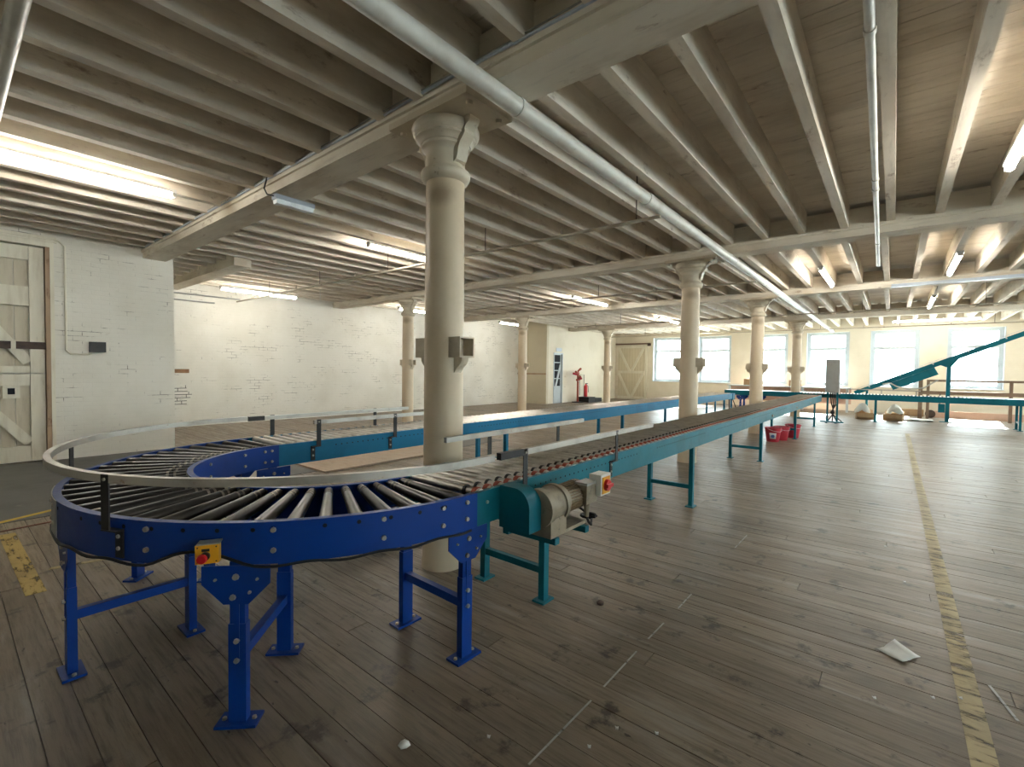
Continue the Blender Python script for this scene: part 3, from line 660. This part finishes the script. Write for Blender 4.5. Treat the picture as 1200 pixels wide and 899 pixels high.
labs = ['cream cast-iron column between the two conveyors, second of its row from the blue bend', 'cream cast-iron column third of its row from the blue bend, before the windows', 'cream cast-iron column beside the tall grey cabinet at the conveyor end']
for yb, lb in zip(BEAMS[1:], labs):
    o = copy_tree(c0); o.location = (X1, yb, 0); o['label'] = lb
labs = ['pale column near the long brick wall, behind the guard rails', 'pale column beside the cream partition with the brown rail', 'pale column in front of the boarded double door']
for yb, lb in zip(BEAMS[1:], labs):
    o = copy_tree(c0); o.location = (X2 if yb < 18 else -9.95, yb, 0); o['label'] = lb

# ------------------------------------------------------------------ lamps
def lamp(x, y0, y1, label, z=3.385, along='y', lit=True):
    L = y1 - y0
    o = thing('fluorescent_light', label, 'ceiling light', (x, y0, z), 0 if along == 'y' else -PI / 2, 'fluorescent lights')
    MB().box(-.045, .045, 0, L, .035, .07).build('batten', 'lamp_white', o)
    MB().box(-.035, .035, 0, .035, -.01, .05).build('end_cap', 'lamp_white', o); MB().box(-.035, .035, L - .035, L, -.01, .05).build('end_cap', 'lamp_white', o)
    MB().cyl((0, .035, .005), (0, L - .035, .005), .030, n=12).build('tube', 'tube_light', o)
    if z < 3.38:
        for yy in (.25, L - .25): MB().cyl((0, yy, .07), (0, yy, JZ + .30 - z), .006, n=6).build('hanger_rod', 'lamp_white', o)
    return o
lamp(-6.30, -.25, 1.72, 'lit fluorescent strip light hung beside the beam nearest the loading door')
lamp(-6.36, 4.24, 6.08, 'lit fluorescent strip light behind the column inside the bend, short of the second beam')
lamp(-11.91, 4.09, 5.86, 'lit fluorescent strip light close to the long brick wall, nearest the brick pier', 3.255)
lamp(-6.5, 10.42, 12.28, 'lit fluorescent strip light over the conveyor by the second and third beams')
lamp(-11.6, 8.8, 10.4, 'lit fluorescent strip light at the long brick wall, behind the pale column by guard rails', 3.28)
lamp(-11.6, 13.45, 15.05, 'lit fluorescent strip light at the long brick wall, beside the cream partition', 3.27)
lamp(-1.09, 10.15, 12.2, 'lit fluorescent strip light over the conveyor with drive bands, before the third beam')
lamp(.75, 10.15, 12.05, 'lit fluorescent strip light over the open floor before the third beam')
lamp(.76, 4.35, 6.22, 'lit fluorescent strip light over the open floor before the second beam')
lamp(.70, 15.3, 17.6, 'lit fluorescent strip light over the open floor before the fourth beam')
lamp(-6.55, 16.3, 18.2, 'lit fluorescent strip light before the fourth beam, on the partition side of the columns')
o = lamp(-.12, 0, 2.3, 'lit fluorescent strip light hung along the window wall above the sloping conveyor', along='x'); o.location = (-.12, 21.7, 3.385)
lamp(-6.4, 20.2, 21.6, 'lit fluorescent strip light beyond the fourth beam, before the windows')
# emergency light under the first beam
e = thing('emergency_light', 'pale grey emergency light box under the beam by the loading door', 'emergency light', (-5.18, 2.30, 3.25))
MB().box(-.05, .05, 0, .43, .04, .09).build('housing', 'emergency_grey', e); MB().prism([(-.05, .04), (.05, .04), (.035, -.005), (-.035, -.005)], .012, .418, lambda u, v, h: Vector((u, h, v))).build('diffuser', 'galv', e)
MB().tube([(0, .0, .07), (-.03, -.06, .08), (-.05, -.08, .14), (-.02, -.07, .22), (-.0, -.07, .26)], .008, 6).build('cable', 'rubber', e)

# ------------------------------------------------------------------ pipes
p = thing('heating_pipe', 'thick white painted pipe hung under the beams along the column row', 'pipe', (-2.02, 0, 3.27))
MB().cyl((0, YR, 0), (0, YB - .2, 0), .060, n=24).build('pipe_run', 'pipe_paint', p)
for yb in BEAMS:
    MB().cyl((0, yb + .05, 0), (0, yb + .085, 0), .066, n=24).cyl((.0, yb + .07, .06), (.0, yb + .07, .075), .008, n=8).build('hanger', 'pipe_paint', p)
for y in (4.6, 10.3, 15.4): MB().cyl((0, y, 0), (0, y + .10, 0), .069, n=24).build('coupling', 'pipe_paint', p)
p = thing('conduit_pipe', 'slim white pipe running under a joist over the open floor', 'pipe', (-.18, 0, 3.31))
MB().cyl((.07, .5, 0), (-.075, 9.9, 0), .024, n=14).build('pipe_run', 'pipe_paint', p)
for y in (5.5, 3.1, 5.8, 8.2): MB().cyl((.0777 - .01543 * y, y, 0), (.0777 - .01543 * (y + .05), y + .05, 0), .030, n=14).build('coupling', 'pipe_paint', p)
def sprinkler(y, x0, x1, z, label, r=.019):
    p = thing('sprinkler_pipe', label, 'pipe', (0, y, z), 0, 'sprinkler pipes')
    MB().cyl((x0, 0, 0), (x1, 0, 0), r, n=10).build('pipe_run', 'sprinkler_paint', p)
    x = x0 + .9
    while x < x1:
        MB().cyl((x, 0, r), (x, 0, .05), .014, n=8).cyl((x, 0, .05), (x, 0, .075), .020, .008, n=8).cyl((x, 0, .075), (x, 0, .10), .006, n=6).build('sprinkler_head', 'sprinkler_paint', p)
        MB().cyl((x + 1.0, 0, 0), (x + 1.0, 0, JZ - z + .3), .006, n=6).build('hanger_rod', 'rust_iron', p); x += 2.3
sprinkler(5.0, XL + .1, -2.02, 3.19, 'thin cream sprinkler pipe joining the thick pipe in the bay past the first beam')
sprinkler(9.6, -9.5, -2.02, 3.19, 'thin cream sprinkler pipe joining the thick pipe between the second and third beams')
sprinkler(15.4, -9.5, 3.0, 3.17, 'thin cream sprinkler pipe between the third and fourth beams')
sprinkler(21.0, -11.0, 4.0, 3.17, 'thin cream sprinkler pipe nearest the window wall')
p = thing('branch_pipe', 'white pipe crossing under the joists before the first beam', 'pipe', (0, .28, 3.27)); MB().cyl((-9.0, 0, 0), (-2.085, 0, 0), .042, n=16).build('pipe_run', 'pipe_paint', p); MB().cyl((-9.05, 0, 0), (-8.95, 0, 0), .047, n=16).build('end_cap', 'pipe_paint', p)
p = thing('sprinkler_branch', 'short white dropped pipe run below the strip light by the long brick wall', 'pipe', (0, 4.9, 3.19))
MB().tube([(-11.9, 0, 0), (-11.9, 0, -.0), (-11.2, .9, -.02), (-11.2, 1.6, -.02)], .017, 8).build('pipe_run', 'pipe_paint', p); MB().cyl((-11.2, 1.2, -.02), (-11.2, 1.2, .3), .008, n=8).build('drop_rod', 'pipe_paint', p)
p = thing('wall_conduit', 'pair of grey conduits high on the long brick wall', 'conduit', (XL, 2.8, 0)); MB().cyl((.03, 0, 3.26), (.03, 2.3, 3.26), .018, n=8).build('conduit_run', 'cabinet_grey', p); MB().cyl((.03, 0, 3.10), (.03, 1.7, 3.10), .018, n=8).build('conduit_run', 'cabinet_grey', p)
p = thing('beam_cable', 'grey cables clipped along the first beam', 'cable', (0, BEAMS[0], 0)); MB().tube([(XN + .3 + i * .6, -.20 - .004 * math.sin(i * 2.1), JZ + .012 + .005 * math.sin(i * 1.7)) for i in range(30)], .011, 6).build('cable_run', 'emergency_grey', p); MB().tube([(XN + .3 + i * .6, -.205, JZ + .032 + .004 * math.sin(i * 1.3)) for i in range(30)], .006, 6).build('cable_run', 'cabinet_grey', p)
p = thing('cable_tray', 'grey metal cable tray along the third beam over the open floor', 'cable tray', (0, BEAMS[2] - .21, 3.33)); MB().box(-.1, 5.5, -.05, .045, 0, .008).box(-.1, 5.5, -.05, -.045, .008, .06).build('tray', 'emergency_grey', p)
# light switch box and conduit on the near wall
p = thing('switch_box', 'black switch box on the white brick pier', 'switch box', (XN, 1.66, 1.70)); MB().box(.004, .09, -.10, .10, 0, .165).build('enclosure', 'black_plastic', p); MB().cyl((.09, 0, .08), (.10, 0, .08), .03, n=14).build('switch_dial', 'black_metal', p)
p = thing('wall_conduit', 'thin cream conduit bent down the brick pier to the switch box', 'conduit', (XN, 0, 0)); MB().tube([(.02, .6, 3.40), (.02, 1.22, 3.40), (.02, 1.29, 3.33), (.02, 1.29, 1.72), (.02, 1.34, 1.66), (.02, 1.55, 1.66), (.03, 1.60, 1.70)], .014, 8).build('conduit_run', 'door_cream', p)

# ------------------------------------------------------------------ far end
cc = thing('roller_conveyor', 'dark teal roller conveyor running across under the windows', 'conveyor', (0, 18.6, 0))
def xframe(y, s, x0, x1): return MB().sweep([[(x, y + u, z) for u, z in channel(s)] for x in (x0, x1)])
xframe(0, 1, -1.35, 6.0).build('side_frame', 'teal_paint', cc); xframe(.62, -1, -4.9, 6.0).build('side_frame', 'teal_paint', cc); xframe(0, 1, -4.9, -2.4).build('side_frame', 'teal_paint', cc)
rb = MB(); x = -4.85
while x < 5.9: rb.cyl((x, .012, .846), (x, .608, .846), .025, n=8); x += .0875
rb.build('roller_bed', 'roller_steel', cc, kind='stuff')
for x in (-.43, 2.70, 5.6): leg_frame(cc, (x, .05), (x, .57), 'teal_paint', ZBOT, (.22,))
for x in (-4.35, -3.75): leg_frame(cc, (x, .05), (x, .57), 'blue_paint', ZBOT, (.22,), True)
lr = MB().box(-1.2, .65, .64, .67, .985, 1.02); 
for x in (-1.2, -.3, .55): lr.box(x - .02, x + .02, .64, .66, .70, .985)
lr.build('guard_rail', 'rail_steel', cc)
# electrical cabinet on a stand at the end of the motor conveyor
c = thing('control_cabinet', 'tall narrow grey control cabinet on a dark stand at the conveyor end', 'cabinet', (-1.46, 17.55, 0))
MB().box(-.17, .17, -.12, .13, .93, 1.95).build('body', 'cabinet_grey', c); MB().box(-.155, .155, -.135, -.12, .95, 1.93).build('door', 'cabinet_grey', c)
MB().box(-.19, -.17, -.12, .13, .93, 1.95).build('side_panel', 'emergency_grey', c)
MB().box(-.15, -.10, -.05, .0, .012, .93).build('post', 'teal_paint', c); MB().box(.10, .15, -.05, .0, .012, .93).build('post', 'teal_paint', c)
MB().box(-.30, .30, -.06, .01, 0, .03).box(-.15, -.09, -.35, .3, 0, .03).box(.09, .15, -.35, .3, 0, .03).build('foot', 'teal_paint', c)
for k in range(4): MB().tube([(-.06 + .04 * k, 0, .93), (-.03 + .05 * k, .05 * math.sin(k), .6), (.05 - .03 * k, -.04, .3), (.12 * (k - 1), .1, .03)], .016, 6).build('cable', 'rubber', c)
# sloping belt conveyor
ic = thing('sloping_conveyor', 'teal sloping belt conveyor climbing past the windows', 'conveyor', (-.85, 20.6, 0))
ang = math.atan2(2.90 - .985, 3.98); LI = 4.95
T = Matrix.Translation((0, 0, .985)) @ Matrix.Rotation(-ang, 4, 'Y')
MB().box(-.25, LI, -.25, -.22, -.11, .03, T).build('side_frame', 'teal_paint', ic); MB().box(-.25, LI, .22, .25, -.11, .03, T).build('side_frame', 'teal_paint', ic)
MB().box(-.25, LI, -.22, .22, -.02, .0, T).build('belt', 'rubber', ic)
MB().box(.75, 2.0, -.23, .23, -.36, -.115, T).build('belly_guard', 'teal_paint', ic, label='bright teal guard box under the sloping conveyor')
MB().box(-.1, LI, -.262, -.25, .065, .085, T).build('guard_rail', 'galv', ic)
for k in range(6): MB().box(.2 + k * .9, .23 + k * .9, -.262, -.25, -.02, .085, T).build('rail_post', 'galv', ic)
MB().box(2.15, 2.25, -.16, -.08, 0, 1.88).build('support_post', 'teal_paint', ic); MB().box(2.02, 2.38, -.2, 0, 0, .015).build('foot_plate', 'teal_paint', ic)
MB().prism([(-.22, 1.83), (.22, 2.03), (.05, 1.76), (-.05, 1.76)], -.17, -.07, lambda u, v, h: Vector((2.20 + u, h, v))).build('post_bracket', 'teal_paint', ic)
MB().box(.1, .16, -.2, .2, 0, .97).build('support_post', 'teal_paint', ic)
MB().tube([(.55, -.27, 1.18), (.75, -.3, 1.22), (.95, -.3, 1.10), (1.25, -.3, 1.02), (1.6, -.3, 1.08), (1.95, -.28, 1.35)], .022, 6).build('cable', 'cabinet_grey', ic)
# timber handrail
h = thing('timber_railing', 'dark wooden handrail standing behind the cross conveyor', 'railing', (.74, 21.6, 0))
MB().box(-.07, .04, -.05, .05, 0, 1.35).build('post', 'bench_wood', h); MB().box(.14, .22, -.04, .04, .0, 1.35).build('post', 'bench_wood', h); MB().box(2.12, 2.20, -.04, .04, .0, 1.30).build('post', 'bench_wood', h); MB().box(4.2, 4.3, -.04, .04, 0, 1.3).build('post', 'bench_wood', h)
MB().box(.22, 4.6, -.03, .03, 1.28, 1.35).build('top_rail', 'bench_wood', h); MB().box(.04, 4.6, -.06, .06, .84, .96).build('lower_rail', 'bench_wood', h)
k = thing('skirting_board', 'long pale pinkish board standing along the floor under the windows', 'board', (.9, 22.4, 0)); MB().box(0, 4.6, -.02, .02, 0, .24).build('board_panel', 'pale_board', k); MB().box(4.0, 4.08, .02, .06, 0, .2).build('batten', 'raw_wood', k)
w = thing('cable_reel', 'small round dark reel leaning by the railing post', 'reel', (1.02, 22.1, .14)); MB().cyl((0, -.05, 0), (0, -.03, 0), .14, n=20).cyl((0, .03, 0), (0, .05, 0), .14, n=20).build('flange', 'rust_iron', w); MB().cyl((0, -.03, 0), (0, .03, 0), .07, n=16).build('hub', 'raw_wood', w)
bx = thing('junction_box', 'teal isolator box low on the sloping conveyor post', 'switch box', (1.22, 20.5, .30)); MB().box(-.09, .07, -.06, .06, 0, .28).build('enclosure', 'teal_paint', bx); MB().tube([(-.05, 0, .28), (-.1, 0, .45), (-.04, .0, .6)], .012, 6).build('cable', 'rubber', bx)
def carton(x, y, z, w, d, h, rz, label, openq=True, grp='cartons under the cross conveyor'):
    c = thing('cardboard_box', label, 'box', (x, y, z), rz, grp)
    mb = MB().box(-w / 2, w / 2, -d / 2, -d / 2 + .006, 0, h).box(-w / 2, w / 2, d / 2 - .006, d / 2, 0, h).box(-w / 2, -w / 2 + .006, -d / 2, d / 2, 0, h).box(w / 2 - .006, w / 2, -d / 2, d / 2, 0, h).box(-w / 2, w / 2, -d / 2, d / 2, 0, .006)
    mb.build('body', 'cardboard', c)
    if openq:
        MB().box(-w / 2, w / 2, -.15, 0, 0, .005).build('flap', 'cardboard', c, loc=(0, -d / 2, h), rot=(R(55), 0, 0)); MB().box(-w / 2, w / 2, 0, .15, 0, .005).build('flap', 'cardboard', c, loc=(0, d / 2, h), rot=(R(40), 0, 0))
    else: MB().box(-w / 2, w / 2, -d / 2, d / 2, h, h + .006).build('lid', 'cardboard', c)
    return c
carton(-.72, 19.75, 0, .5, .36, .2, .2, 'low open brown carton spilling white paper, beside the cabinet')
carton(.02, 19.85, 0, .5, .34, .2, -.15, 'low open brown carton spilling white paper, under the cross conveyor leg')
carton(.55, 22.7, 0, .62, .3, .24, .05, 'closed brown carton against the wall by the railing', False)
for (x, y, z, w_, lb, s) in ((-.80, 19.75, .20, .42, 'crumpled white paper heap in the carton beside the cabinet', 3), (.05, 19.85, .20, .44, 'crumpled white paper heap in the carton under the conveyor leg', 5), (.62, 20.35, .012, .8, 'crumpled pale sheet lying on the floor below the sloping conveyor', 9)):
    rr = random.Random(s); n = 9; vs = []; fs = []
    flat_ = z < .1
    for i in range(n):
        for j in range(n):
            u, v = i / (n - 1) - .5, j / (n - 1) - .5
            hh = (.03 if flat_ else .30) * max(0, 1 - 3.2 * (u * u + v * v)) + rr.uniform(0, .05 if not flat_ else .03)
            vs.append((u * w_, v * w_ * .75, hh))
    fs = [(i * n + j, i * n + j + 1, (i + 1) * n + j + 1, (i + 1) * n + j) for i in range(n - 1) for j in range(n - 1)]
    o = MB().add(vs, fs).build('paper_heap', 'paper'); o.location = (x, y, z)
    md = o.modifiers.new('thick', 'SOLIDIFY'); md.thickness = .004; tag(o, lb, 'paper')
# red buckets
def bucket(x, y, label, lab=False):
    b = thing('bucket', label, 'bucket', (x, y, 0), random.uniform(0, 3), 'red buckets under the conveyor')
    MB().lathe([(.115, 0), (.120, .01), (.160, .29), (.170, .29), (.170, .31), (.155, .31), (.112, .02), (.02, .02)], 24).build('pail', 'bucket_red', b)
    MB().tube([(.168 * math.cos(i * PI / 12), .168 * math.sin(i * PI / 12), .30 - .07 * math.sin(i * PI / 12)) for i in range(13)], .004, 6).build('handle', 'galv', b)
    b.rotation_euler = (0, 0, -2.2)
    if lab:
        vs = []; n = 9
        for z, r_ in ((.07, .137), (.20, .157)):
            for i in range(n): a_ = R(20) + i * R(50) / (n - 1); vs.append(((r_ + .001) * math.cos(a_), (r_ + .001) * math.sin(a_), z))
        o = MB().add(vs, [(i, i + 1, n + i + 1, n + i) for i in range(n - 1)]).build('paper_label', 'label_white', b, label='white and blue printed label'); md = o.modifiers.new('t', 'SOLIDIFY'); md.thickness = .002
        vs = [tuple(v) for v in vs]; q = MB(); q.cyl((.149 * math.cos(R(45)), .149 * math.sin(R(45)), .13), (.154 * math.cos(R(45)), .154 * math.sin(R(45)), .13), .035, n=14); q.build('label_print', 'label_blue', b)
bucket(-2.03, 11.6, 'red plastic bucket with a white and blue label under the conveyor', True)
bucket(-1.93, 11.985, 'dark-filled red plastic bucket between the two others under the conveyor')
bucket(-1.80, 12.62, 'red plastic bucket beside the conveyor leg, farthest from the labelled one')
# boxes on the far sill side, bench under the windows
bn = thing('window_bench', 'pale workbench under the windows behind the columns', 'bench', (-4.6, 22.7, 0)); MB().box(-1.2, 3.3, -.3, .3, .92, .97).build('worktop', 'window_white', bn)
for x in (-1.1, .2, 1.7, 3.2): MB().box(x - .04, x + .04, -.26, -.18, 0, .92).build('leg', 'window_white', bn)
MB().box(-1.2, 3.3, .26, .3, .3, .92).build('back_board', 'pale_board', bn)
carton(-4.9, 22.7, .97, .5, .3, .26, 0, 'small brown box on the window bench', False, 'boxes on the window bench'); carton(-3.2, 22.7, .97, .45, .3, .24, .1, 'small brown box at the far end of the window bench', False, 'boxes on the window bench')
# fire point by the stair door
fe = thing('fire_extinguisher', 'red fire extinguisher standing on the black crate by the stair door', 'fire extinguisher', (-11.5, 19.75, .26))
MB().lathe([(.08, 0), (.085, .02), (.085, .48), (.06, .54), (.03, .56), (.03, .60)], 18).build('cylinder', 'red_plastic', fe); MB().box(-.02, .10, -.015, .015, .60, .64).build('handle', 'black_plastic', fe); MB().tube([(0, .02, .6), (.08, .08, .5), (.09, .09, .2)], .012, 6).build('hose', 'rubber', fe)
ct = thing('crate', 'low black crate on the floor by the stair door', 'crate', (-11.45, 20.0, 0)); MB().box(-.3, .3, -.55, .05, 0, .25).build('body', 'black_plastic', ct); MB().box(-.28, .28, .10, .75, 0, .18).build('tray', 'rubber', ct)
st = thing('red_stand', 'red metal stand with a jumble of fittings by the stair door', 'stand', (-11.55, 19.1, 0)); MB().cyl((0, 0, 0), (0, 0, 1.35), .05, n=12).build('post', 'band_red', st); MB().box(-.2, .2, -.2, .2, 0, .04).build('base', 'black_plastic', st)
for k in range(9):
    rr = random.Random(k); a_ = rr.uniform(0, 6.3); zz = 1.0 + .06 * k; MB().cyl((0, 0, zz), (.18 * math.cos(a_), .25 * math.sin(a_) - .05, zz + rr.uniform(-.08, .12)), .04, .055, 10).build('fitting', 'bucket_red' if k % 2 else 'band_red', st)
tr = thing('wire_frame', 'thin upright wire frame by the red stand', 'frame', (-11.84, 19.9, 0)); MB().tube([(0, .25, 0), (0, .25, 1.3), (0, -.15, 1.3), (0, -.15, .3)], .012, 6).build('wire', 'rust_iron', tr)
# plywood sheets on the floor behind the loop
o = MB().box(-7.5, -6.2, 3.45, 6.2, .005, .03).build('plywood_sheet', 'plywood'); tag(o, 'pale plywood sheet lying flat on the floor beyond the conveyors', 'board')
# litter
def litter(name, x, y, pts, label, mat='paper', lift=.012):
    n = len(pts); vs = [(px, py, .003 + (lift if i % 3 == 0 else 0)) for i, (px, py) in enumerate(pts)]
    o = MB().add(vs, [tuple(range(n))]).build(name, mat); o.location = (x, y, 0); md = o.modifiers.new('t', 'SOLIDIFY'); md.thickness = .0015; md.offset = 1; tag(o, label, 'litter')
n = 6; vs = []
for i in range(n):
    for j in range(n):
        u, v = i / (n - 1), j / (n - 1)
        vs.append(((u - .5) * .15, (v - .5) * .125,   .003 + .022 * max(0, .75 - u - v) ** 1.5 * 2 + .006 * math.sin(u * 5 + v * 3) ** 2))
o = MB().add(vs, [(i * n + j, i * n + j + 1, (i + 1) * n + j + 1, (i + 1) * n + j) for i in range(n - 1) for j in range(n - 1)]).build('paper_scrap', 'paper'); o.location = (.06, 3.25, 0); o.rotation_euler = (0, 0, -2.1)
md = o.modifiers.new('t', 'SOLIDIFY'); md.thickness = .001; md.offset = 1; tag(o, 'creased scrap of white paper on the boards beside the yellow line', 'litter')
litter('paper_scrap', -1.47, 1.155, [(-.022, 0), (-.015, -.02), (.01, -.024), (.024, -.008), (.022, .014), (0, .022), (-.018, .016)], 'round pale scrap flattened on the boards near the blue front leg', lift=.002)
for i, (x, y) in enumerate([(-.86, 1.78), (-.72, 1.86), (.18, 2.9), (-.03, 2.72), (-.45, 1.74), (.1, 4.4), (-.02, 5.2), (.28, 2.98), (-.9, 1.62), (-1.24, 1.4)]):
    litter('plaster_chip', x, y, [(-.008, 0), (0, -.008), (.009, -.003), (.006, .007), (-.003, .008)], 'tiny white chip of plaster on the open floor boards', lift=.006); bpy.context.scene.objects[-1]['group'] = 'plaster chips on the floor'
o = MB().lathe([(.004, 0), (.022, .004), (.024, .018), (.012, .028), (.002, .03)], 8).build('debris_lump', 'rust_iron'); o.location = (-1.42, 2.67, 0); tag(o, 'small dark lump of debris near the motor leg', 'litter')
